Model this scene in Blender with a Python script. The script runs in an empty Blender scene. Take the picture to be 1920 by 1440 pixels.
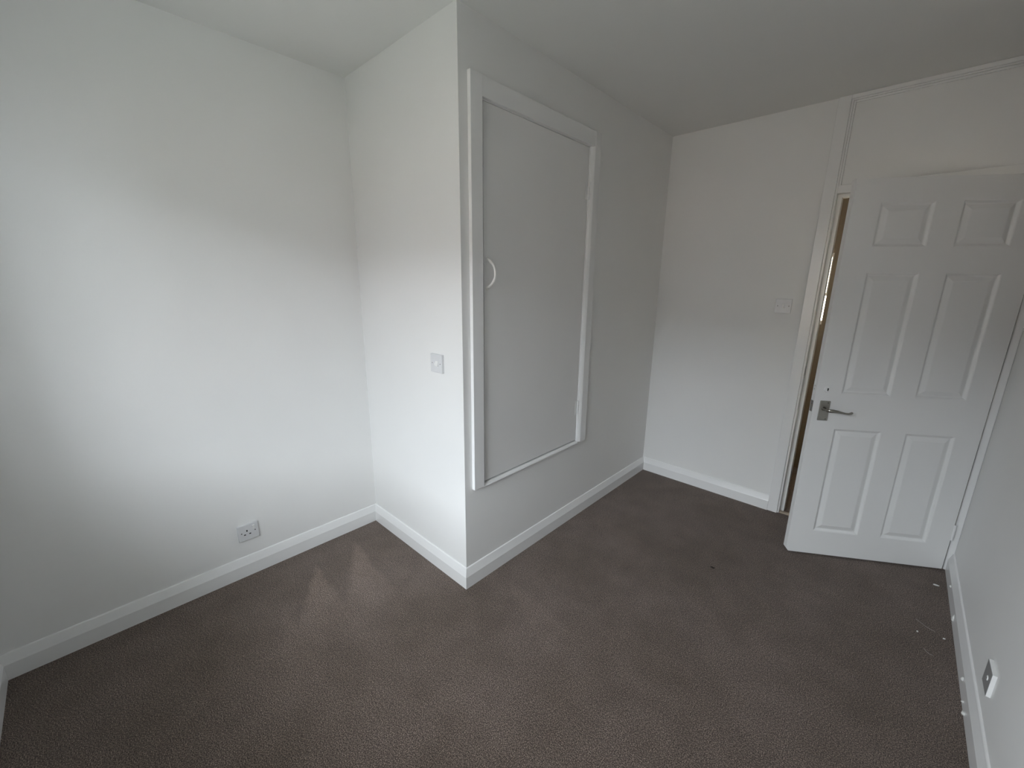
import bpy, bmesh, math, random
from mathutils import Vector, Matrix

random.seed(7)
SC = bpy.context.scene
COL = SC.collection

# ------------------------------------------------------------------ camera
F_PX = 773.21
CAM = Vector((2.2776, 0.4069, 1.5))
YAW, PITCH, ROLL = 0.7519, -0.2399, 0.0115
fwd = Vector((-math.sin(YAW) * math.cos(PITCH), math.cos(YAW) * math.cos(PITCH), math.sin(PITCH)))
r0 = Vector((math.cos(YAW), math.sin(YAW), 0))
u0 = r0.cross(fwd)
right = math.cos(ROLL) * r0 + math.sin(ROLL) * u0
up = -math.sin(ROLL) * r0 + math.cos(ROLL) * u0
cd = bpy.data.cameras.new('camera')
cam = bpy.data.objects.new('camera', cd)
COL.objects.link(cam)
cam.matrix_world = Matrix(((right.x, up.x, -fwd.x, CAM.x), (right.y, up.y, -fwd.y, CAM.y),
                           (right.z, up.z, -fwd.z, CAM.z), (0, 0, 0, 1)))
cd.sensor_width = 36.0
cd.lens = F_PX * 36.0 / 1920.0
cd.clip_start = 0.02
SC.camera = cam

# ------------------------------------------------------------------ room measures
YB, XC, YD, XE, HC = 1.5678, 0.8930, 3.5017, 2.6987, 2.5041
WX0, WX1, WZ0, WZ1 = 0.68, 2.08, 0.85, 2.08       # window opening in the wall behind the camera
WT = 0.30                                          # thickness of that outer wall
OVERHANG = 0.55                                        # reach of the unseen overhang added to cut off high sky
HALL_Y = 4.44                                      # far wall of the hallway
HW = (1.25, 1.819, 1.21, 1.75)                     # hallway window added for the door-gap sliver (x0, x1, z0, z1)

# ------------------------------------------------------------------ daylight: overcast sky through the windows
w = bpy.data.worlds.new('sky')
SC.world = w
w.use_nodes = True
bg = w.node_tree.nodes['Background']
bg.inputs[0].default_value = (0.885, 0.943, 1.0, 1)
bg.inputs[1].default_value = 21.0

def portal(name, loc, rot, sx, sy):
    ld = bpy.data.lights.new(name, 'AREA')
    ld.shape = 'RECTANGLE'; ld.size = sx; ld.size_y = sy
    ld.cycles.is_portal = True
    o = bpy.data.objects.new(name, ld)
    COL.objects.link(o)
    o.location = loc; o.rotation_euler = rot
    return o

portal('window_portal', ((WX0 + WX1) / 2, -WT + 0.005, (WZ0 + WZ1) / 2), (math.pi / 2, 0, 0), WX1 - WX0, WZ1 - WZ0)

vs = SC.view_settings
vs.view_transform = 'Standard'
vs.look = 'None'
vs.exposure = 0.0
vs.gamma = 1.0
vs.use_curve_mapping = False
SC.cycles.max_bounces = 6
SC.cycles.diffuse_bounces = 4
SC.cycles.adaptive_threshold = 0.03
SC.cycles.glossy_bounces = 3
SC.cycles.transparent_max_bounces = 8

# ------------------------------------------------------------------ materials
def new_mat(name):
    m = bpy.data.materials.new(name)
    m.use_nodes = True
    nt = m.node_tree
    return m, nt, nt.nodes['Principled BSDF']

def coords(nt):
    tc = nt.nodes.new('ShaderNodeTexCoord')
    return tc.outputs['Object']

def noise(nt, vec, scale, detail=2, rough=0.5):
    n = nt.nodes.new('ShaderNodeTexNoise')
    n.inputs['Scale'].default_value = scale
    n.inputs['Detail'].default_value = detail
    n.inputs['Roughness'].default_value = rough
    nt.links.new(vec, n.inputs['Vector'])
    return n.outputs['Fac']

def ramp(nt, fac, stops):
    r = nt.nodes.new('ShaderNodeValToRGB')
    els = r.color_ramp.elements
    while len(els) < len(stops):
        els.new(0.5)
    for e, (p, c) in zip(els, stops):
        e.position = p
        e.color = (c[0], c[1], c[2], 1)
    nt.links.new(fac, r.inputs[0])
    return r.outputs[0]

def math_node(nt, op, a, b=None, clamp=False):
    n = nt.nodes.new('ShaderNodeMath')
    n.operation = op
    n.use_clamp = clamp
    for i, v in enumerate((a, b)):
        if v is None:
            continue
        if isinstance(v, (int, float)):
            n.inputs[i].default_value = v
        else:
            nt.links.new(v, n.inputs[i])
    return n.outputs[0]

def mix_rgb(nt, mode, fac, a, b):
    n = nt.nodes.new('ShaderNodeMix')
    n.data_type = 'RGBA'
    n.blend_type = mode
    for idx, v in ((0, fac), (6, a), (7, b)):
        if isinstance(v, (int, float)):
            n.inputs[idx].default_value = v
        elif isinstance(v, tuple):
            n.inputs[idx].default_value = (v[0], v[1], v[2], 1)
        else:
            nt.links.new(v, n.inputs[idx])
    return n.outputs[2]

def bump(nt, bsdf, height, strength, dist):
    b = nt.nodes.new('ShaderNodeBump')
    b.inputs['Strength'].default_value = strength
    b.inputs['Distance'].default_value = dist
    nt.links.new(height, b.inputs['Height'])
    nt.links.new(b.outputs[0], bsdf.inputs['Normal'])

def paint(name, col, rough, var=0.02, bscale=90, bstr=0.12, bdist=0.002):
    m, nt, b = new_mat(name)
    v = coords(nt)
    n1 = noise(nt, v, 3.0, 1)
    lo = tuple(c * (1 - var) for c in col)
    nt.links.new(ramp(nt, n1, [(0.3, lo), (0.7, col)]), b.inputs['Base Color'])
    b.inputs['Roughness'].default_value = rough
    if bstr:
        bump(nt, b, noise(nt, v, bscale, 1), bstr, bdist)
    return m

def plain(name, col, rough, metal=0.0, spec=0.5):
    m, nt, b = new_mat(name)
    v = coords(nt)
    n1 = noise(nt, v, 40.0, 2)
    nt.links.new(ramp(nt, n1, [(0.3, tuple(c * 0.97 for c in col)), (0.7, col)]), b.inputs['Base Color'])
    b.inputs['Roughness'].default_value = rough
    b.inputs['Metallic'].default_value = metal
    b.inputs['Specular IOR Level'].default_value = spec
    return m

M = {}
M['wall'] = paint('white_wall_emulsion', (0.865, 0.863, 0.85), 0.62, 0.015, 9, 0.10, 0.006)
M['ceiling'] = paint('white_ceiling_emulsion', (0.835, 0.832, 0.815), 0.75, 0.015, 60, 0.15, 0.002)
M['trim'] = paint('white_gloss_woodwork', (0.89, 0.89, 0.885), 0.2, 0.01, 25, 0.0, 0.002)
M['door'] = paint('white_satin_door', (0.87, 0.87, 0.86), 0.38, 0.015, 120, 0.0, 0.001)
M['cupboard'] = paint('white_painted_board', (0.86, 0.855, 0.845), 0.45, 0.02, 80, 0.12, 0.001)
M['plastic'] = plain('white_switch_plastic', (0.73, 0.735, 0.745), 0.3)
M['plastic_bright'] = plain('white_rocker_plastic', (0.92, 0.92, 0.91), 0.25)
M['handle_white'] = plain('white_handle_paint', (0.88, 0.87, 0.84), 0.3)
M['dark'] = plain('dark_recess', (0.008, 0.007, 0.006), 0.9, 0.0, 0.1)
M['grey_plate'] = plain('reflection_grey_face', (0.30, 0.30, 0.30), 0.35)  # grey stands in for dark carpet reflected in the glossy plate
M['screw'] = plain('dull_screw_metal', (0.14, 0.135, 0.125), 0.4, 0.8)
M['nickel'] = plain('satin_nickel', (0.36, 0.345, 0.31), 0.24, 1.0)
M['nickel_plate'] = plain('brushed_nickel_plate', (0.40, 0.385, 0.345), 0.38, 0.9)
M['latch'] = plain('worn_latch_steel', (0.22, 0.21, 0.20), 0.35, 0.9)
M['hall'] = paint('tan_hall_paint', (0.20, 0.150, 0.105), 0.6, 0.05, 60, 0.1, 0.002)
M['threshold'] = plain('pale_threshold_bar', (0.42, 0.35, 0.27), 0.4)
M['fleck'] = plain('white_paint_fleck', (0.80, 0.80, 0.77), 0.6)
M['thread'] = plain('pale_thread', (0.33, 0.30, 0.27), 0.9)
M['fluff'] = plain('dark_fluff', (0.025, 0.02, 0.016), 0.95)
M['outdoor'] = paint('outdoor_ground', (0.16, 0.17, 0.13), 0.9, 0.3, 1.5, 0.2, 0.02)
M['slate'] = paint('slate_roof', (0.10, 0.095, 0.10), 0.8, 0.2, 8, 0.2, 0.01)
M['brick'] = paint('neighbour_house_wall', (0.33, 0.25, 0.20), 0.85, 0.15, 6, 0.2, 0.01)

# window glass: mostly clear with a mirror coat by angle
gm = bpy.data.materials.new('window_glass'); gm.use_nodes = True
nt = gm.node_tree
nt.nodes.remove(nt.nodes['Principled BSDF'])
tr = nt.nodes.new('ShaderNodeBsdfTransparent'); tr.inputs[0].default_value = (0.885, 0.892, 0.90, 1)
gl = nt.nodes.new('ShaderNodeBsdfGlossy'); gl.inputs['Roughness'].default_value = 0.02
lw = nt.nodes.new('ShaderNodeLayerWeight'); lw.inputs['Blend'].default_value = 0.5
fz = math_node(nt, 'ADD', math_node(nt, 'MULTIPLY', math_node(nt, 'POWER', lw.outputs['Facing'], 4.0), 0.85), 0.15)
mx = nt.nodes.new('ShaderNodeMixShader')
nt.links.new(fz, mx.inputs[0]); nt.links.new(tr.outputs[0], mx.inputs[1]); nt.links.new(gl.outputs[0], mx.inputs[2])
nt.links.new(mx.outputs[0], nt.nodes['Material Output'].inputs[0])
M['glass'] = gm
hg_ = gm.copy(); hg_.name = 'sliver_tint_glass'
for n_ in hg_.node_tree.nodes:
    if n_.type == 'BSDF_TRANSPARENT': n_.inputs[0].default_value = (0.95, 0.89, 0.78, 1)  # tint puts the warm colour of the light sliver into the glass
M['hall_glass'] = hg_

def carpet():
    m, nt, b = new_mat('brown_twist_pile_carpet')
    v = coords(nt)
    fine = noise(nt, v, 290, 3, 0.7)
    mid = noise(nt, v, 95, 3, 0.6)
    big = noise(nt, v, 2.6, 4, 0.55)
    patch = noise(nt, v, 9.0, 3, 0.5)
    base = ramp(nt, fine, [(0.37, (0.030, 0.021, 0.017)), (0.50, (0.124, 0.092, 0.076)), (0.63, (0.41, 0.325, 0.27))])
    base = mix_rgb(nt, 'MULTIPLY', 0.75, base, ramp(nt, mid, [(0.3, (0.72, 0.72, 0.72)), (0.7, (1.2, 1.2, 1.2))]))
    base = mix_rgb(nt, 'MULTIPLY', 0.8, base, ramp(nt, big, [(0.35, (0.84, 0.82, 0.78)), (0.65, (1.1, 1.1, 1.12))]))
    base = mix_rgb(nt, 'MULTIPLY', 0.6, base, ramp(nt, patch, [(0.35, (0.86, 0.85, 0.84)), (0.65, (1.1, 1.1, 1.1))]))
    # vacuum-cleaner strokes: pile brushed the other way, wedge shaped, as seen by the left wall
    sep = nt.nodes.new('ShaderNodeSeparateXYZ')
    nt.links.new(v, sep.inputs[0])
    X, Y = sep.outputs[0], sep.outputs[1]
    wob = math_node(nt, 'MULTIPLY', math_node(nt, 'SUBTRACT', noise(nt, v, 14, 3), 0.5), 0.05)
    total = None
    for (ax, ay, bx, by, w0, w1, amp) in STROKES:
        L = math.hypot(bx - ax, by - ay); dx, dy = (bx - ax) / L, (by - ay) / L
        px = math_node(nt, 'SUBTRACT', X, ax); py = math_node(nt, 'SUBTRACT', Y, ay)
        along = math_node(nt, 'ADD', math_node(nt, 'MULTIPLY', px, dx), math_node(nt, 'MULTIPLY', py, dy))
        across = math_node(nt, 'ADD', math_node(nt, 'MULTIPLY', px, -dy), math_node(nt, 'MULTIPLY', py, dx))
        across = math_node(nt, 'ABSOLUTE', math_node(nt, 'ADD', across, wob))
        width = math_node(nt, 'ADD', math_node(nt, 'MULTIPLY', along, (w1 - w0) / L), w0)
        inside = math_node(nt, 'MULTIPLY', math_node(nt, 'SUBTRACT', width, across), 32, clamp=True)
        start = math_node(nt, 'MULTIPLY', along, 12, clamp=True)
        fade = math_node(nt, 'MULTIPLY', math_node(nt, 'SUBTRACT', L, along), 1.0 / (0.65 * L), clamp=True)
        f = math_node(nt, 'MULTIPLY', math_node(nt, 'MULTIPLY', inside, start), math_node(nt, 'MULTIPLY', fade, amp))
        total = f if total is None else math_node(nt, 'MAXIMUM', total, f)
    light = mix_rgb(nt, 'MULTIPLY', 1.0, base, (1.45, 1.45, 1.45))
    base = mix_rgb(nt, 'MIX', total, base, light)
    nt.links.new(base, b.inputs['Base Color'])
    b.inputs['Roughness'].default_value = 0.95
    b.inputs['Specular IOR Level'].default_value = 0.1
    b.inputs['Sheen Weight'].default_value = 0.15
    b.inputs['Sheen Roughness'].default_value = 0.6
    h = math_node(nt, 'ADD', fine, math_node(nt, 'MULTIPLY', mid, 0.8))
    bump(nt, b, h, 0.6, 0.006)
    return m

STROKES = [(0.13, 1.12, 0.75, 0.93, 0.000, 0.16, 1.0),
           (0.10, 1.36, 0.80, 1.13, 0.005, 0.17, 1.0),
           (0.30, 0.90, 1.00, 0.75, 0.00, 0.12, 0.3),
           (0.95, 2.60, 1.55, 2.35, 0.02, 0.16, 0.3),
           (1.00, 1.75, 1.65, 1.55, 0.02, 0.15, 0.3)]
M['carpet'] = carpet()

# ------------------------------------------------------------------ mesh helpers
def bm_box(bm, x0, x1, y0, y1, z0, z1):
    vs_ = [bm.verts.new((x, y, z)) for x in (x0, x1) for y in (y0, y1) for z in (z0, z1)]
    for f in ((0, 1, 3, 2), (4, 6, 7, 5), (0, 4, 5, 1), (2, 3, 7, 6), (0, 2, 6, 4), (1, 5, 7, 3)):
        bm.faces.new([vs_[i] for i in f])
    return vs_

def bm_poly_prism(bm, pts, axis, a, b):
    """extrude a closed 2-D outline along axis from a to b; pts are the other two coordinates in order"""
    def P(p, t):
        if axis == 0: return (t, p[0], p[1])
        if axis == 1: return (p[0], t, p[1])
        return (p[0], p[1], t)
    va = [bm.verts.new(P(p, a)) for p in pts]
    vb = [bm.verts.new(P(p, b)) for p in pts]
    n = len(pts)
    bm.faces.new(va); bm.faces.new(vb)
    for i in range(n):
        bm.faces.new((va[i], va[(i + 1) % n], vb[(i + 1) % n], vb[i]))

def bm_cyl(bm, c, axis, r, a, b, seg=20, r2=None):
    pts = [(math.cos(t * 2 * math.pi / seg), math.sin(t * 2 * math.pi / seg)) for t in range(seg)]
    o = [i for i in range(3) if i != axis]
    rings = []
    for t, rr in ((a, r), (b, r if r2 is None else r2)):
        ring = []
        for p in pts:
            q = [0, 0, 0]
            q[axis] = t
            q[o[0]] = c[0] + p[0] * rr
            q[o[1]] = c[1] + p[1] * rr
            ring.append(bm.verts.new(q))
        rings.append(ring)
    bm.faces.new(rings[0]); bm.faces.new(rings[1])
    for i in range(seg):
        j = (i + 1) % seg
        bm.faces.new((rings[0][i], rings[0][j], rings[1][j], rings[1][i]))

def bm_tube(bm, path, radii, seg=12, flat=1.0, flat_dir=None):
    """swept tube through the points of path with a radius for each"""
    path = [Vector(p) for p in path]
    rings = []
    for i, p in enumerate(path):
        t = (path[min(i + 1, len(path) - 1)] - path[max(i - 1, 0)]).normalized()
        ref = Vector(flat_dir) if flat_dir else Vector((0.3, 0.2, 1))
        a = t.cross(ref).normalized()
        b = a.cross(t).normalized()
        rings.append([bm.verts.new(p + radii[i] * (a * math.cos(k * 2 * math.pi / seg) + flat * b * math.sin(k * 2 * math.pi / seg))) for k in range(seg)])
    for i in range(len(rings) - 1):
        for k in range(seg):
            l = (k + 1) % seg
            bm.faces.new((rings[i][k], rings[i][l], rings[i + 1][l], rings[i + 1][k]))
    bm.faces.new(rings[0]); bm.faces.new(rings[-1])

def obj(name, bm, mat, parent=None, bevel=0.0, seg=2, smooth=False, label=None):
    bmesh.ops.recalc_face_normals(bm, faces=bm.faces[:])
    if bevel:
        eds = [e for e in bm.edges if len(e.link_faces) == 2 and e.calc_face_angle(0) > 0.6]
        bmesh.ops.bevel(bm, geom=eds, offset=bevel, segments=seg, affect='EDGES', profile=0.5, clamp_overlap=True)
    me = bpy.data.meshes.new(name)
    bm.to_mesh(me); bm.free()
    me.materials.append(M[mat])
    if smooth:
        for p in me.polygons: p.use_smooth = True
    o = bpy.data.objects.new(name, me)
    COL.objects.link(o)
    o.parent = parent
    if label: o['label'] = label
    return o

def box(name, mat, x0, x1, y0, y1, z0, z1, parent=None, bevel=0.0, seg=2, label=None):
    bm = bmesh.new()
    bm_box(bm, x0, x1, y0, y1, z0, z1)
    return obj(name, bm, mat, parent, bevel, seg, label=label)

def tag(o, label, cat=None, kind=None, group=None):
    o['label'] = label
    if cat: o['category'] = cat
    if kind: o['kind'] = kind
    if group: o['group'] = group
    return o

def empty(name, loc, rz=0.0):
    o = bpy.data.objects.new(name, None)
    o.empty_display_size = 0.05
    COL.objects.link(o)
    o.location = loc
    o.rotation_euler = (0, 0, rz)
    return o

def struct(o, label, cat):
    return tag(o, label, cat, 'structure')

# ------------------------------------------------------------------ room shell
bm = bmesh.new(); bm_box(bm, -0.15, XE + 0.15, -WT, HALL_Y + 0.12, -0.12, 0.0)
struct(obj('floor', bm, 'carpet'), 'brown twist-pile carpet covering the whole floor', 'floor')
bm = bmesh.new(); bm_box(bm, -0.15, XE + 0.15, -WT, HALL_Y + 0.12, HC, HC + 0.15)
struct(obj('ceiling', bm, 'ceiling'), 'plain white painted ceiling', 'ceiling')
bm = bmesh.new(); bm_box(bm, -0.15, 0.0, -WT, YD + 0.1, 0, HC)
struct(obj('wall_left', bm, 'wall'), 'long white wall on the left with the low power socket', 'wall')
bm = bmesh.new(); bm_box(bm, 0.0, XC - 0.09, YB, YB + 0.09, 0, HC)
bm_box(bm, XC - 0.09, XC, YB, YB + 0.09, 0, HC)
struct(obj('wall_cupboard_side', bm, 'wall'), 'bright white side of the boxed-in cupboard facing the window', 'wall')

# cupboard frame and door measures (wall plane x = XC)
CY0, CY1, CZ0, CZ1 = 1.677, 2.487, 0.526, 2.220      # opening between the frame members
T = 0.019
bm = bmesh.new()
bm_box(bm, XC - 0.09, XC, YB + 0.09, CY0, 0, HC)
bm_box(bm, XC - 0.09, XC, CY1, YD, 0, HC)
bm_box(bm, XC - 0.09, XC, CY0, CY1, 0, CZ0)
bm_box(bm, XC - 0.09, XC, CY0, CY1, CZ1, HC)
struct(obj('wall_cupboard_front', bm, 'wall'), 'shaded white front of the boxed-in cupboard around its tall door', 'wall')

LIN0, LIN1 = 1.856, 1.886                            # left door lining
bm = bmesh.new(); bm_box(bm, 0.0, LIN0, YD, YD + 0.1, 0, HC)
struct(obj('wall_back', bm, 'wall'), 'white far wall with the light switch beside the open door', 'wall')
bm = bmesh.new(); bm_box(bm, XE, XE + 0.15, -WT, HALL_Y + 0.12, 0, HC)
struct(obj('wall_right', bm, 'wall'), 'white wall on the right behind the hinge side of the open door', 'wall')
bm = bmesh.new()
bm_box(bm, 0, WX0, -WT, 0, 0, HC); bm_box(bm, WX1, XE, -WT, 0, 0, HC)
bm_box(bm, WX0, WX1, -WT, 0, 0, WZ0); bm_box(bm, WX0, WX1, -WT, 0, WZ1, HC)
struct(obj('wall_front', bm, 'wall'), 'white window wall behind the viewer, low left corner', 'wall')

# window behind the camera
win = struct(empty('window_1', ((WX0 + WX1) / 2, -WT, WZ0)), 'white framed window in the wall behind the viewer', 'window')
def win_box(name, mat, x0, x1, y0, y1, z0, z1, parent):
    return box(name, mat, x0 - (WX0 + WX1) / 2, x1 - (WX0 + WX1) / 2, y0 + WT, y1 + WT, z0 - WZ0, z1 - WZ0, parent)
fy0, fy1 = -WT + 0.03, -WT + 0.09
bm = bmesh.new()
cx = (WX0 + WX1) / 2; hw = (WX1 - WX0) / 2; hh = WZ1 - WZ0
for (a, b, c, d) in ((-hw, -hw + 0.05, 0, hh), (hw - 0.05, hw, 0, hh), (-hw + 0.05, hw - 0.05, 0, 0.05), (-hw + 0.05, hw - 0.05, hh - 0.05, hh), (-0.03, 0.03, 0.05, hh - 0.05)):
    bm_box(bm, a, b, 0.03, 0.09, c, d)
obj('window_frame', bm, 'trim', win)
for s in (-1, 1):
    bm = bmesh.new()
    a, b = sorted((s * 0.031, s * (hw - 0.051)))
    bm.faces.new([bm.verts.new(q_) for q_ in ((a, 0.058, 0.051), (b, 0.058, 0.051), (b, 0.058, hh - 0.051), (a, 0.058, hh - 0.051))])
    obj('pane', bm, 'glass', win)
bm = bmesh.new(); bm_box(bm, -hw, hw, 0.09, WT + 0.03, -0.03, 0.004)
obj('window_sill', bm, 'trim', win, 0.006)

# unseen overhang added outside above the window to cut off high sky light
bm = bmesh.new(); bm_box(bm, -0.6, XE + 0.6, -WT - OVERHANG, -WT - 0.001, WZ1 + 0.14, WZ1 + 0.32)
struct(obj('added_overhang', bm, 'trim'), 'unseen white overhang added above the window to cut off high sky light', 'added_overhang')

# the street outside that window, one floor down
bm = bmesh.new(); bm_box(bm, -40, 45, -70, -0.6, -3.2, -2.8)
struct(obj('ground', bm, 'outdoor'), 'grass and paving outside below the window', 'ground')

# terrace of houses across the street: it hides the lowest part of the sky from the window
for k in range(5):
    hx = -18 + k * 9.6
    hs = struct(empty('house', (hx, -12.0, -2.8)), '%s brick house of the row across the street behind the viewer' % ('first', 'second', 'middle', 'fourth', 'last')[k], 'house')
    bm = bmesh.new(); bm_box(bm, -4.6, 4.6, -7, 0, 0, 5.2)
    obj('house_wall', bm, 'brick', hs)
    bm = bmesh.new(); bm_poly_prism(bm, [(-7.3, 5.1), (0.3, 5.1), (-3.5, 7.9)], 0, -4.7, 4.7)
    obj('roof', bm, 'slate', hs)
    for (wx, wz) in ((-2.6, 0.9), (2.2, 0.9), (-2.6, 3.3), (0, 3.3), (2.2, 3.3)):
        bm = bmesh.new(); bm_box(bm, wx - 0.6, wx + 0.6, 0, 0.05, wz, wz + 1.2)
        wf = obj('house_window', bm, 'trim', hs)
        bm = bmesh.new(); bm_box(bm, wx - 0.52, wx + 0.52, 0.05, 0.06, wz + 0.08, wz + 1.12)
        obj('house_pane', bm, 'dark', wf)

# hallway beyond the open door
bm = bmesh.new()
x0, x1, z0, z1 = HW
bm_box(bm, 1.0, x0, HALL_Y, HALL_Y + 0.12, 0, HC); bm_box(bm, x1, XE, HALL_Y, HALL_Y + 0.12, 0, HC)
bm_box(bm, x0, x1, HALL_Y, HALL_Y + 0.12, 0, z0); bm_box(bm, x0, x1, HALL_Y, HALL_Y + 0.12, z1, HC)
struct(obj('wall_hall', bm, 'hall'), 'tan hallway wall glimpsed through the gap of the open door', 'wall')
bm = bmesh.new(); bm_box(bm, 0.9, 1.0, YD + 0.1, HALL_Y + 0.12, 0, HC)
struct(obj('wall_hall_end', bm, 'hall'), 'tan end wall of the hallway hidden behind the far wall', 'wall')
hwin = struct(empty('added_hall_window', ((x0 + x1) / 2, HALL_Y + 0.06, z0)), 'added hallway window that makes the bright sliver in the door gap', 'window')
bm = bmesh.new()
a = (x1 - x0) / 2; h = z1 - z0
for q in ((-a, -a + 0.04, 0, h), (a - 0.006, a, 0.0, h), (a - 0.012, a - 0.0061, 0.245, h - 0.03), (-a + 0.04, a - 0.006, 0, 0.03), (-a + 0.04, a - 0.006, h - 0.03, h), (-a + 0.04, a - 0.006, 0.22, 0.245)):
    bm_box(bm, q[0], q[1], -0.02, 0.03, q[2], q[3])
obj('window_frame', bm, 'trim', hwin)
for (c, d, e) in ((0.031, 0.219, 0.007), (0.246, h - 0.031, 0.013)):
    bm = bmesh.new(); bm_box(bm, -a + 0.041, a - e, 0.002, 0.007, c, d)
    obj('pane', bm, 'hall_glass', hwin)

# ------------------------------------------------------------------ baseboards
PROF = [(0.0, 0.0), (0.0178, 0.0), (0.0182, 0.066), (0.0168, 0.0700), (0.0080, 0.098), (0.0065, 0.1035), (0.0045, 0.1065), (0.0, 0.1075)]
def baseboard(name, p0, p1, n, m0, m1, label):
    p0, p1, n = Vector(p0), Vector(p1), Vector(n)
    d = (p1 - p0).normalized()
    bm = bmesh.new()
    ra = [bm.verts.new((*(p0 + n * t + d * (m0 * t)), z)) for t, z in PROF]
    rb = [bm.verts.new((*(p1 + n * t + d * (m1 * t)), z)) for t, z in PROF]
    k = len(PROF)
    bm.faces.new(ra); bm.faces.new(rb)
    for i in range(k):
        bm.faces.new((ra[i], ra[(i + 1) % k], rb[(i + 1) % k], rb[i]))
    return struct(obj(name, bm, 'trim'), label, 'baseboard')

ARCH_L = 1.8185
HY = 3.468                                           # room face of the hinge-side frame post
baseboard('baseboard_left', (0, 0), (0, YB), (1, 0), 1, -1, 'white moulded baseboard running along the left wall under the socket')
baseboard('baseboard_cupboard_side', (0, YB), (XC, YB), (0, -1), 1, 1, 'short bright white baseboard below the cupboard side wall switch')
baseboard('baseboard_cupboard_front', (XC, YB), (XC, YD), (1, 0), -1, -1, 'white baseboard below the tall cupboard door')
baseboard('baseboard_back', (XC, YD), (ARCH_L, YD), (0, -1), 1, 0, 'white baseboard on the far wall left of the open door')
bbr = baseboard('baseboard_right', (XE, HY), (XE, 0), (-1, 0), 0, -1, 'white baseboard along the right wall with paint blobs on it')
baseboard('baseboard_front', (0, 0), (XE, 0), (0, 1), 1, -1, 'white baseboard of the window wall in the bottom left corner')

def blob(name, mat, c, rx, ry, rz, parent=None, seed=0):
    rnd = random.Random(seed)
    bm = bmesh.new()
    bmesh.ops.create_icosphere(bm, subdivisions=2, radius=1)
    for v in bm.verts:
        k = 1 + rnd.uniform(-0.22, 0.22)
        v.co = Vector((c[0] + v.co.x * rx * k, c[1] + v.co.y * ry * k, c[2] + v.co.z * rz * k))
    return obj(name, bm, mat, parent, smooth=True)
for i, (y, z, ry, rz) in enumerate(((2.955, 0.030, 0.010, 0.017), (2.52, 0.048, 0.006, 0.008), (2.38, 0.012, 0.009, 0.007), (3.2, 0.054, 0.008, 0.006), (2.43, 0.02, 0.004, 0.004))):
    blob('paint_blob', 'fleck', (XE - 0.0182, y, z), 0.006, ry, rz, bbr, 20 + i)

# ------------------------------------------------------------------ cupboard frame (trim_1) and cupboard door (door_2)
tr1 = struct(empty('trim_1', (XC, CY0, CZ0)), 'white painted wooden frame around the tall cupboard door', 'door frame')
def loc_box(name, mat, root, x0, x1, y0, y1, z0, z1, bevel=0.0, label=None):
    l = root.location
    return box(name, mat, x0 - l.x, x1 - l.x, y0 - l.y, y1 - l.y, z0 - l.z, z1 - l.z, root, bevel, label=label)
DX = XC - 0.002                                       # front plane of the cupboard door
FY0, FY1, FZ1 = 1.613, 2.566, 2.296                   # outer frame
loc_box('left_stile', 'trim', tr1, XC, XC + T, FY0, CY0, CZ0 - 0.003, FZ1, 0.0015)
# right stile: front board plus a splayed inner edge that catches the window light
bm = bmesh.new()
q = CY1 - CY0
pts = [(0.0, q), (0.004, q), (0.012, q + 0.009), (T - 0.002, q + 0.017), (T, q + 0.022), (T, FY1 - CY0 - 0.002), (T - 0.002, FY1 - CY0), (0.0, FY1 - CY0)]
bm_poly_prism(bm, pts, 2, -0.002, FZ1 - CZ0)
obj('right_stile', bm, 'trim', tr1)
loc_box('head_rail', 'trim', tr1, XC, XC + T - 0.001, CY0, CY1 + 0.022, CZ1, FZ1 - 0.001, 0.0015)
bm = bmesh.new()                                      # sill bead with a falling top
pts = [(-0.045, -0.015), (0.010, -0.015), (0.0145, -0.012), (0.0165, -0.007), (0.014, -0.002), (0.002, 0.0045), (-0.045, 0.005)]
va = [bm.verts.new((p[0], 0.0005, p[1])) for p in pts]; vb = [bm.verts.new((p[0], CY1 - CY0 - 0.0005, p[1])) for p in pts]
bm.faces.new(va); bm.faces.new(vb)
for i in range(len(pts)):
    bm.faces.new((va[i], va[(i + 1) % len(pts)], vb[(i + 1) % len(pts)], vb[i]))
obj('sill_bead', bm, 'trim', tr1)
# lining round the opening, behind the wall face
for nm, q in (('lining', (XC - 0.089, XC - 0.0005, CY0 - 0.001, 1.6932, CZ0 + 0.006, CZ1 - 0.004)), ('lining', (XC - 0.089, XC - 0.0005, CY1 - 0.0015, CY1 + 0.001, CZ0 + 0.004, CZ1 - 0.004)), ('lining', (XC - 0.089, XC - 0.0005, CY0 + 0.001, CY1 - 0.001, CZ1 - 0.003, CZ1 + 0.001))):
    loc_box(nm, 'trim', tr1, *q)
bm = bmesh.new(); bm_cyl(bm, (1.631 - CY0, 1.529 - CZ0), 0, 0.0035, T - 0.001, T + 0.0006, 12)
obj('screw_hole', bm, 'cupboard', tr1, label='filled screw hole in the left stile')

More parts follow.
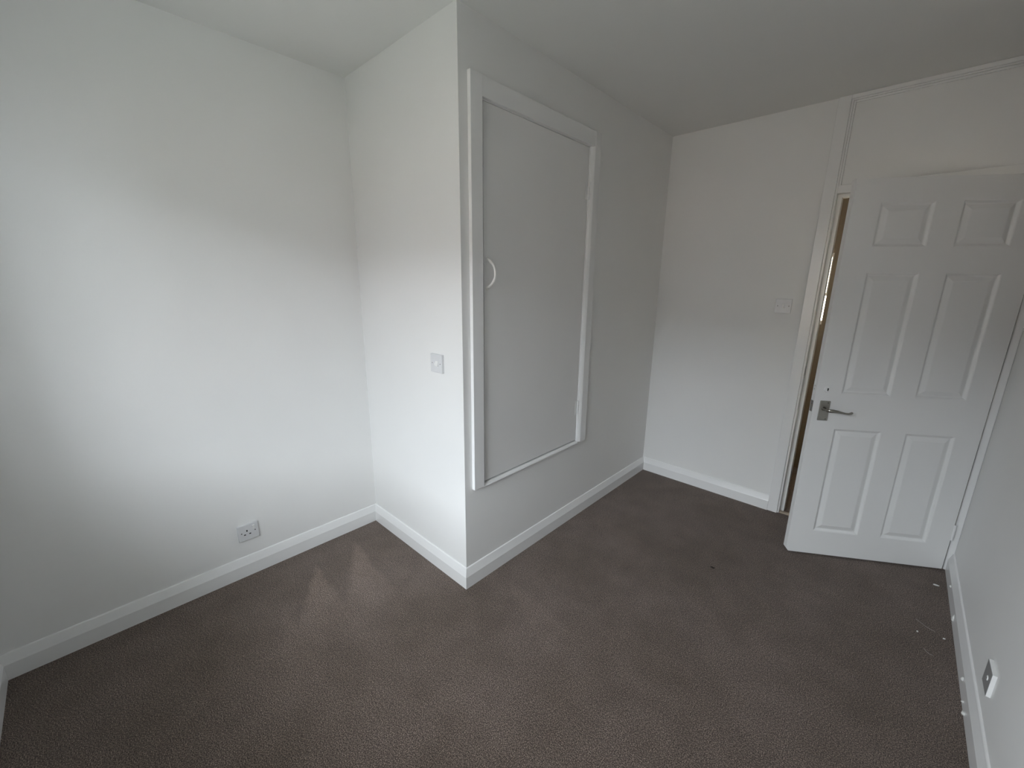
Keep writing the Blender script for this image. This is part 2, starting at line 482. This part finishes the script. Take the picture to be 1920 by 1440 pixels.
d2 = struct(empty('door_2', (DX, CY1 - 0.003, CZ0 + 0.005)), 'flat off-white cupboard door with a curved white pull handle', 'door')
loc_box('door_panel', 'cupboard', d2, DX - 0.022, DX, 1.6985, CY1 - 0.0042, CZ0 + 0.0110, CZ1 - 0.0045, 0.0010)
for zc in (1.998, 0.752):                             # painted butt hinges
    hg = empty('hinge', (0, 0, 0)); hg.parent = d2
    l = d2.location
    bm = bmesh.new()
    for k in range(3):
        a = zc - 0.044 + k * 0.0295
        bm_cyl(bm, (DX + 0.0055 - l.x, CY1 - 0.003 - l.y), 2, 0.0055, a - l.z, a + 0.0285 - l.z, 14)
    obj('knuckle', bm, 'trim', hg, smooth=False)
    bm = bmesh.new(); bm_box(bm, DX - l.x, DX + 0.0022 - l.x, CY1 - 0.022 - l.y, CY1 - 0.007 - l.y, zc - 0.044 - l.z, zc + 0.044 - l.z)
    obj('hinge_leaf', bm, 'trim', hg, 0.0006)
# bow handle
hd = empty('handle', (0, 0, 0)); hd.parent = d2; hd['label'] = 'curved white bow pull handle'
l = d2.location
HYc, HZ0, HZ1, HP = 1.720, 1.477, 1.604, 0.050
pth, rad = [], []
for i in range(25):
    t = i / 24.0
    z = HZ0 + (HZ1 - HZ0) * t
    e = abs(2 * t - 1)
    x = DX + HP * (1 - e ** 2.4) + 0.001
    if i in (0, 24): x = DX + 0.001
    pth.append((x - l.x, HYc - l.y, z - l.z)); rad.append(0.0056 if 2 < i < 22 else 0.0064)
bm = bmesh.new(); bm_tube(bm, pth, rad, 12, 1.0, (0, 1, 0))
obj('grip', bm, 'handle_white', hd, smooth=True)
for z in (HZ0, HZ1):
    bm = bmesh.new(); bm_cyl(bm, (HYc - l.y, z - l.z), 0, 0.0105, DX - l.x, DX + 0.004 - l.x, 18, 0.008)
    obj('foot', bm, 'handle_white', hd)

# ------------------------------------------------------------------ room door frame (trim_2)
tr2 = struct(empty('trim_2', (LIN1, YD, 0)), 'white full-height frame of the room door with fixed panel above', 'door frame')
JR = 2.6700
loc_box('architrave', 'trim', tr2, ARCH_L, 1.8765, YD - 0.016, YD, 0, HC - 0.0005, 0.003)
loc_box('left_lining', 'trim', tr2, LIN0, LIN1, YD - 0.003, YD + 0.1, 0, HC - 0.0005, 0.001)
loc_box('left_stop', 'trim', tr2, LIN1, 1.907, YD + 0.044, YD + 0.1, 0.0, 2.013, 0.0015)
loc_box('right_lining', 'trim', tr2, JR, XE, HY, YD + 0.1, 0, HC - 0.0005, 0.003)
loc_box('hinge_light_block', 'trim', tr2, 2.630, JR, YD - 0.008, YD + 0.1, 0, 2.013, 0.001)  # added to block hallway light leaking through the hinge gap
loc_box('transom', 'trim', tr2, LIN1, JR, YD - 0.003, YD + 0.1, 2.013, 2.055, 0.002)
loc_box('top_stop', 'trim', tr2, 1.907, 2.630, YD + 0.044, YD + 0.1, 1.998, 2.013, 0.001)
loc_box('over_panel', 'door', tr2, LIN1, JR, YD + 0.016, YD + 0.028, 2.055, 2.478, 0)
loc_box('side_bead', 'trim', tr2, LIN1, LIN1 + 0.010, YD + 0.004, YD + 0.016, 2.055, 2.478, 0.002)
loc_box('top_bead', 'trim', tr2, LIN1 + 0.010, JR, YD + 0.004, YD + 0.016, 2.468, 2.478, 0.002)
loc_box('head', 'trim', tr2, LIN1, JR, YD - 0.003, YD + 0.1, 2.478, HC - 0.0005, 0.001)
loc_box('head_architrave', 'trim', tr2, 1.8765, JR, YD - 0.016, YD - 0.003, 2.484, HC - 0.0005, 0.002)
loc_box('strike_recess', 'latch', tr2, LIN1 - 0.0005, LIN1 + 0.0012, YD + 0.008, YD + 0.030, 0.955, 1.015)
bm = bmesh.new()
bm_poly_prism(bm, [(YD + 0.004, 0), (YD + 0.042, 0), (YD + 0.036, 0.006), (YD + 0.023, 0.009), (YD + 0.010, 0.006)], 0, LIN1 + 0.001, JR - 0.002)
struct(obj('trim_3', bm, 'threshold'), 'pale threshold bar across the carpet under the open door', 'threshold')

# ------------------------------------------------------------------ six-panel room door (door_1), hinged on the right and part open
LW, LH0, LH1, LT = 0.7735, 0.010, 1.992, 0.033
d1 = struct(empty('door_1', (2.6655, 3.447, 0.0), math.radians(212.03)), 'open white six-panel room door with lever handle', 'door')
xb = [0.0, 0.105, 0.325, 0.4325, 0.655, LW]
zb = [LH0, 0.155, 0.767, 0.957, 1.569, 1.687, 1.888, LH1]
bm = bmesh.new()
vg = {}
def gv(x, y, z):
    k = (round(x, 5), round(y, 5), round(z, 5))
    if k not in vg: vg[k] = bm.verts.new(k)
    return vg[k]
holes = {(i, j) for i in (1, 3) for j in (1, 3, 5)}
ch = 0.013
for i in range(5):
    for j in range(7):
        if (i, j) in holes: continue
        a, b, c, d = xb[i], xb[i + 1], zb[j], zb[j + 1]
        if (i, j) == (4, 0):
            bm.faces.new([gv(a, 0, c), gv(b - ch, 0, c), gv(b, 0, c + ch * 1.3), gv(b, 0, d), gv(a, 0, d)])
        else:
            bm.faces.new([gv(a, 0, c), gv(b, 0, c), gv(b, 0, d), gv(a, 0, d)])
for (i, j) in holes:                                  # sides of the panel openings
    a, b, c, d = xb[i], xb[i + 1], zb[j], zb[j + 1]
    for (p, q) in (((a, c), (b, c)), ((b, c), (b, d)), ((b, d), (a, d)), ((a, d), (a, c))):
        bm.faces.new([gv(p[0], 0, p[1]), gv(q[0], 0, q[1]), gv(q[0], -LT * 0.5, q[1]), gv(p[0], -LT * 0.5, p[1])])
outline = [(x, LH0) for x in xb[:-1]] + [(LW - ch, LH0), (LW, LH0 + ch * 1.3)] + [(LW, z) for z in zb[1:]] + [(x, LH1) for x in reversed(xb[:-1])] + [(0.0, z) for z in reversed(zb[1:-1])]
back = [bm.verts.new((x, -LT, z)) for x, z in outline]
bm.faces.new(back)
for i in range(len(outline)):
    j = (i + 1) % len(outline)
    bm.faces.new([gv(outline[i][0], 0, outline[i][1]), gv(outline[j][0], 0, outline[j][1]), back[j], back[i]])
obj('door_leaf', bm, 'door', d1)
PP = [(0.0, 0.0), (0.004, -0.0015), (0.010, -0.0075), (0.0135, -0.0095), (0.017, -0.0095), (0.036, -0.0030), (0.040, -0.0022)]
for i, j in sorted(holes):
    a, b, c, d = xb[i], xb[i + 1], zb[j], zb[j + 1]
    bm = bmesh.new(); rings = []
    for ins, dep in PP:
        rings.append([bm.verts.new(p) for p in ((a + ins, dep, c + ins), (b - ins, dep, c + ins), (b - ins, dep, d - ins), (a + ins, dep, d - ins))])
    for r, s in zip(rings, rings[1:]):
        for k in range(4):
            bm.faces.new((r[k], r[(k + 1) % 4], s[(k + 1) % 4], s[k]))
    bm.faces.new(rings[-1])
    bk = [bm.verts.new(p) for p in ((a, -0.018, c), (b, -0.018, c), (b, -0.018, d), (a, -0.018, d))]
    bm.faces.new(bk)
    for k in range(4):
        bm.faces.new((rings[0][k], rings[0][(k + 1) % 4], bk[(k + 1) % 4], bk[k]))
    obj('door_panel', bm, 'door', d1)
# lever handle on its plate
lh = empty('lever_handle', (0, 0, 0)); lh.parent = d1; lh['label'] = 'satin nickel scroll lever on a rectangular plate'
px, pz0, pz1 = 0.7215, 0.809, 0.917
bm = bmesh.new(); bm_box(bm, px - 0.0235, px + 0.0235, 0, 0.007, pz0, pz1)
obj('backplate', bm, 'nickel_plate', lh, 0.0022)
nz = 0.874
bm = bmesh.new(); bm_cyl(bm, (px + 0.003, nz), 1, 0.0115, 0.006, 0.016, 20, 0.009)
obj('rose', bm, 'nickel', lh)
pth = [(px + 0.003, 0.010, nz), (px + 0.003, 0.030, nz), (px + 0.001, 0.042, nz), (px - 0.006, 0.048, nz + 0.001), (px - 0.020, 0.050, nz + 0.001),
       (px - 0.040, 0.050, nz - 0.001), (px - 0.060, 0.049, nz - 0.005), (px - 0.078, 0.048, nz - 0.0085), (px - 0.092, 0.049, nz - 0.009), (px - 0.101, 0.051, nz - 0.0055), (px - 0.106, 0.053, nz - 0.001), (px - 0.108, 0.054, nz + 0.001)]
rad = [0.0085, 0.008, 0.0085, 0.0095, 0.0092, 0.0075, 0.0058, 0.0050, 0.0052, 0.0066, 0.0058, 0.002]
bm = bmesh.new(); bm_tube(bm, pth, rad, 14, 0.75, (0, 1, 0.001))
obj('lever', bm, 'nickel', lh, smooth=True)
for z in (pz0 + 0.010, pz1 - 0.010):
    bm = bmesh.new(); bm_cyl(bm, (px - 0.012, z), 1, 0.0032, 0.0065, 0.0078, 12)
    obj('screw', bm, 'screw', lh)
es = empty('keyhole', (0, 0, 0)); es.parent = d1; es['label'] = 'round white keyhole cover above the lever'
kx, kz = 0.7225, 0.979
bm = bmesh.new(); bm_cyl(bm, (kx, kz), 1, 0.0165, 0, 0.005, 28, 0.0140)
obj('cover_ring', bm, 'plastic_bright', es)
bm = bmesh.new(); bm_cyl(bm, (kx, kz), 1, 0.0095, 0.005, 0.0062, 24)
obj('cover_boss', bm, 'plastic_bright', es)
bm = bmesh.new(); bm_cyl(bm, (kx, kz + 0.003), 1, 0.0038, 0.006, 0.0067, 14); bm_box(bm, kx - 0.0024, kx + 0.0024, 0.006, 0.0066, kz - 0.008, kz + 0.003)
obj('key_slot', bm, 'dark', es)
lt = empty('latch', (0, 0, 0)); lt.parent = d1; lt['label'] = 'dark steel latch plate in the door edge'
bm = bmesh.new(); bm_box(bm, LW - 0.001, LW + 0.0012, -0.028, -0.006, 0.852, 0.912)
obj('face_plate', bm, 'latch', lt, 0.0004)
bm = bmesh.new(); bm_poly_prism(bm, [(LW + 0.001, -0.0245), (LW + 0.010, -0.0105), (LW + 0.001, -0.0095)], 2, 0.873, 0.893)
obj('latch_bolt', bm, 'nickel', lt)
bm = bmesh.new(); bm_box(bm, LW - 0.001, LW + 0.0006, -0.026, -0.012, 0.966, 0.998)
obj('lock_plate', bm, 'trim', d1, label='painted-over mortice lock plate in the door edge')
bm = bmesh.new(); bm_box(bm, LW - 0.001, LW + 0.0009, -0.022, -0.015, 0.973, 0.976); bm_box(bm, LW - 0.001, LW + 0.0009, -0.022, -0.015, 0.990, 0.993)
obj('lock_plate_screws', bm, 'latch', d1)
for zc in (0.232, 1.745):
    hg = empty('hinge', (0, 0, 0)); hg.parent = d1
    for k in range(5):
        a = zc - 0.045 + k * 0.018
        bm = bmesh.new(); bm_cyl(bm, (-0.0045, -0.001), 2, 0.0058, a, a + 0.0172, 14)
        obj('knuckle', bm, 'trim', hg)

# ------------------------------------------------------------------ switches and sockets
def frame_to(o, kind):
    """orient a plate whose local +Y looks out of the wall and local X runs to the viewer's right-hand side"""
    o.rotation_euler = (0, 0, kind)

def plate_mesh(w, h, t):
    bm = bmesh.new(); bm_box(bm, -w / 2, w / 2, 0, t, -h / 2, h / 2)
    return bm

def screws(root, t, xs, z=0.0, r=0.0024):
    for x in xs:
        bm = bmesh.new(); bm_cyl(bm, (x, z), 1, r, t - 0.001, t + 0.0003, 12)
        obj('screw', bm, 'screw', root)

# switch on the cupboard side wall: double-pole switch, faces the window (-Y)
s1 = empty('light_switch', (0.7135, YB, 1.129), math.pi)
tag(s1, 'white wall switch on the bright cupboard side wall near the outer corner', 'switch', group='white wall switches')
obj('plate', plate_mesh(0.088, 0.088, 0.0125), 'plastic', s1, 0.0016)
bm = bmesh.new(); bm_box(bm, -0.0195, 0.0195, 0.0115, 0.0132, -0.015, 0.017)
obj('surround', bm, 'plastic', s1, 0.0008)
bm = bmesh.new(); bm_poly_prism(bm, [(0.0130, -0.012), (0.0185, -0.012), (0.0140, 0.012), (0.0130, 0.012)], 0, -0.016, 0.004)
obj('rocker', bm, 'plastic_bright', s1)
bm = bmesh.new(); bm_box(bm, 0.008, 0.0145, 0.0128, 0.0136, -0.010, 0.002)
obj('indicator_window', bm, 'plastic_bright', s1)
screws(s1, 0.0125, (-0.0302, 0.0302))

# switch on the far wall beside the door
s2 = empty('light_switch', (1.7165, YD, 1.3795), math.pi)
tag(s2, 'white single light switch on the far wall beside the door frame', 'switch', group='white wall switches')
obj('plate', plate_mesh(0.087, 0.087, 0.0095), 'plastic', s2, 0.0014)
bm = bmesh.new(); bm_box(bm, -0.0085, 0.0085, 0.0088, 0.0100, -0.0145, 0.0145)
obj('surround', bm, 'plastic', s2, 0.0006)
bm = bmesh.new(); bm_poly_prism(bm, [(0.0095, -0.012), (0.0145, -0.012), (0.0105, 0.012), (0.0095, 0.012)], 0, -0.006, 0.006)
obj('rocker', bm, 'plastic_bright', s2)
screws(s2, 0.0095, (-0.0302, 0.0302), 0.0, 0.0030)

# power socket low on the left wall; local X must run towards -Y so that the switch sits on the far side
k1 = empty('power_socket', (0.0, 0.8575, 0.2415), -math.pi / 2)
tag(k1, 'white three-pin power socket with rocker switch low on the left wall', 'socket')
PT = 0.0125
obj('plate', plate_mesh(0.092, 0.087, PT), 'plastic', k1, 0.0022)
sgn = -1.0                                            # +Y side of the wall is local -X
def pin(x, z, a, b, name):
    bm = bmesh.new(); bm_box(bm, sgn * x - a, sgn * x + a, PT - 0.002, PT + 0.0003, z - b, z + b)
    obj(name, bm, 'dark', k1)
pin(-0.006, 0.009, 0.0028, 0.0046, 'earth_slot')
pin(-0.017, -0.0105, 0.0042, 0.0026, 'live_slot')
pin(0.0065, -0.0105, 0.0042, 0.0026, 'neutral_slot')
bm = bmesh.new(); bm_cyl(bm, (sgn * -0.0305, 0.001), 1, 0.0030, PT - 0.001, PT + 0.0003, 12)
obj('screw', bm, 'screw', k1)
bm = bmesh.new(); bm_cyl(bm, (sgn * 0.0305, 0.001), 1, 0.0030, PT - 0.001, PT + 0.0003, 12)
obj('screw', bm, 'screw', k1)
bm = bmesh.new()
q = sgn * 0.024
bm_poly_prism(bm, [(PT - 0.0005, 0.010), (PT + 0.001, 0.010), (PT + 0.0055, 0.031), (PT - 0.0005, 0.031)], 0, q - 0.0055, q + 0.0055)
obj('rocker', bm, 'plastic_bright', k1)

# low outlet on the right wall, faces -X
k2 = empty('wall_outlet', (XE, 2.312, 0.2383), math.pi / 2)
tag(k2, 'white-edged square outlet with grey reflecting face low on the right wall', 'outlet')
obj('box', plate_mesh(0.086, 0.086, 0.0108), 'plastic_bright', k2, 0.0008)
bm = bmesh.new(); bm_box(bm, -0.0422, 0.0422, 0.0100, 0.0116, -0.0422, 0.0422)
obj('faceplate', bm, 'grey_plate', k2, 0.0004, label='outlet face greyed for the dark carpet it reflects')
bm = bmesh.new(); bm_cyl(bm, (-0.008, 0.002), 1, 0.0085, 0.0113, 0.0135, 20, 0.0080)
obj('round_connector', bm, 'plastic_bright', k2)
bm = bmesh.new(); bm_cyl(bm, (-0.008, 0.002), 1, 0.0030, 0.0133, 0.0138, 14)
obj('connector_hole', bm, 'screw', k2)

# ------------------------------------------------------------------ crumbs on the carpet
def fleck(x, y, r, label, seed):
    o = blob('paint_fleck', 'fleck', (0, 0, 0.004), r, r * 0.55, 0.003, None, seed)
    o.location = (x, y, 0); o.rotation_euler = (0, 0, random.Random(seed).uniform(0, 3))
    return tag(o, label, 'debris', group='white flecks on the carpet')
fleck(2.639, 3.257, 0.0115, 'largest white paint fleck on the carpet near the hinge corner of the door', 31)
fleck(2.650, 2.807, 0.005, 'tiny white fleck on the carpet close to the right baseboard', 32)
fleck(2.564, 2.78, 0.0055, 'faint pale fleck on the carpet left of the other white flecks', 33)
def thread(pts, label):
    bm = bmesh.new()
    bm_tube(bm, [(x, y, 0.004) for x, y in pts], [0.0011] * len(pts), 6)
    tag(obj('thread', bm, 'thread'), label, 'debris', group='loose threads on the carpet')
thread([(2.560, 2.875), (2.575, 2.862), (2.592, 2.845), (2.612, 2.836), (2.622, 2.834)], 'longer pale thread lying on the carpet near the right baseboard')
thread([(2.583, 2.675), (2.590, 2.662), (2.600, 2.652), (2.611, 2.654)], 'short curled pale thread on the carpet, nearer than the longer one')
o = blob('fluff', 'fluff', (0, 0, 0.003), 0.011, 0.005, 0.004, None, 41)
o.location = (1.752, 2.590, 0)
tag(o, 'small dark scrap of fluff in the middle of the carpet before the door', 'debris')
